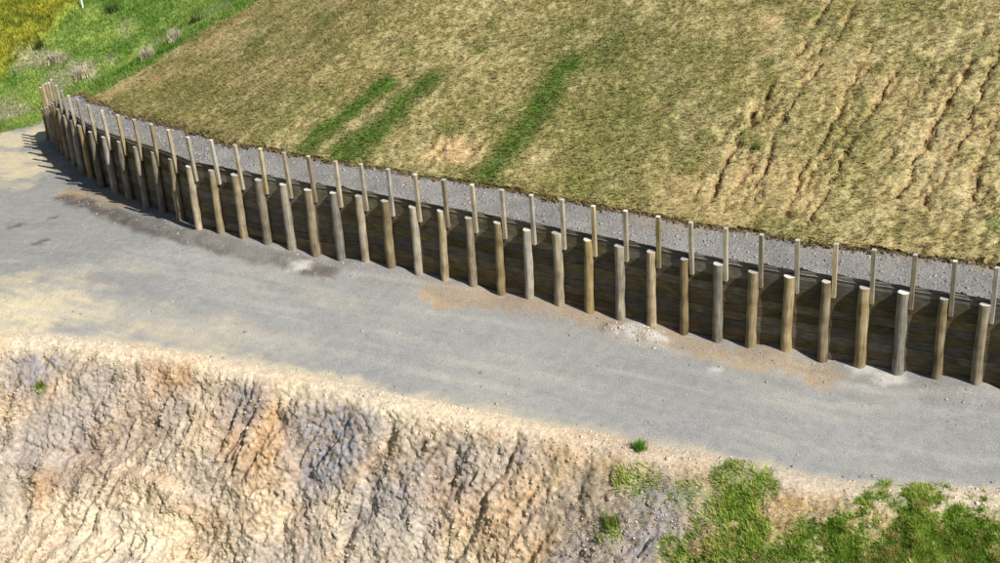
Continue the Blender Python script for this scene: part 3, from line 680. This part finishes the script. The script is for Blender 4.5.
n = 9000; q = gr.uniform(19, WALL_END, n); o_ = strip_width(q, 0, 0)+gr.normal(.06, .09, n)
FP = np.stack([np.interp(q, ss, bx)+np.interp(q, ss, nx)*o_, np.interp(q, ss, by)+np.interp(q, ss, ny)*o_, TOE_Z+.13-np.interp(q, BARC, BDROP)], 1); FP = FP[in_view(FP)]
V_, F_, c_ = blades(FP, UPV, .17, .026, (.5, 1.5), mix(np.tile(lin(196,174,122), (len(FP), 1)), lin(120,104,66), gr.random(len(FP)))*gr.uniform(.6, 1.25, (len(FP), 1)), gr, np.array([[-.5, -.8, 0]]))
tag(link('turf_fringe', npmesh('turf_fringe', V_, F_, M_straw, c_)), 'dry grass fringe hanging over the drainage gravel', 'grass', kind='stuff')

# ------------------------------------------------------------------ single plants, a stick, a marker post
def weed(loc, size, n, col, name, label, cat, seed, up=.9, group=None):
    r = np.random.default_rng(seed); P = np.array(loc)[None]+np.concatenate([r.normal(0, size*.28, (n, 2)), np.zeros((n, 1))], 1)
    V_, F_, c_ = blades(P, UPV, size, size*.11, (.05, 1.3-up*.5), np.asarray(col)[None]*r.uniform(.55, 1.45, (n, 1)), r)
    V_ = V_-np.array(loc)
    o = link(name, npmesh(name, V_, F_, M_grass, c_)); o.location = loc
    return tag(o, label, cat, group)
def bank_pt(px, py):
    s0, t0 = bank_st(px, py); j = np.argmin((BS-s0)**2+(BT-t0)**2); return tuple(BP[j])
weed(tuple(at(640,449, .02)), .26, 240, lin(112,150,56), 'weed', 'small bright green weed on the road edge above the bank', 'weed', 1)
weed(bank_pt(42,384), .17, 110, lin(92,108,56), 'weed', 'lone green tuft on the rock at the far left of the bank', 'weed', 2)
weed(bank_pt(612,524), .30, 170, lin(120,136,64), 'weed', 'green tuft on the bank beside the bluish grey rock', 'weed', 3)
def on_hill(px, py):
    h = hit(px, py); j = np.argmin((HX-h[0])**2+(HY-h[1])**2+1e3*(~Hin)); return (HX[j], HY[j], HZ[j])
weed(on_hill(757,149), .18, 120, lin(112,134,60), 'grass_tuft', 'lone green grass tuft beside the eroded rills', 'tuft', 4)
for k, (px, py, lb) in enumerate(((82,78,'pale dry tussock nearest the wall end on the green slope'), (58,62,'pale dry tussock farther up beside the yellow scrub'), (148,58,'wispy pale tussock nearest the bare hillside edge'), (176,40,'upper wispy pale tussock beside the bare hillside edge'))):
    weed(on_hill(px, py), .5, 260, lin(206,198,172), 'tussock', lb, 'tussock', 30+k, group='pale tussocks on the green slope')
for k, (px, py, lb) in enumerate(((197,24,'dark spiky weed on the green slope next to the bare hill'), (114,12,'dark straggly weed high on the green slope'), (40,50,'dark shrubby clump at the foot of the yellow scrub'))):
    weed(on_hill(px, py), .55, 60, lin(84,92,50), 'dark_weed', lb, 'weed', 40+k)
c = on_hill(83,8); me = box_mesh('marker_post', .05, .05, -.2, .75, M_white); o = link('marker_post', me); o.location = c; o.rotation_euler = (0, 0, .5)
tag(o, 'short white marker post at the top of the green slope', 'marker post')
c = np.array(bank_pt(640,557)); tv = []; tf = []
path = [np.array((0, 0, .03)), np.array((.16, .05, .17)), np.array((.30, .12, .36)), np.array((.47, .16, .50))]
for i_, p in enumerate(path):
    for j in range(6):
        a = j*math.pi/3; r0 = .035-.007*i_; tv.append(tuple(p+np.array((math.cos(a)*r0*.6, math.sin(a)*r0, -math.cos(a)*r0*.8))))
for i_ in range(3): tf += [(i_*6+j, i_*6+(j+1) % 6, i_*6+6+(j+1) % 6, i_*6+6+j) for j in range(6)]
tf += [tuple(range(5, -1, -1)), tuple(range(18, 24))]
me = bpy.data.meshes.new('stick'); me.from_pydata(tv, [], tf); me.materials.append(M_twig); o = link('stick', me); o.location = c
tag(o, 'dark dead stick jutting from the bank beside the green grass', 'stick')
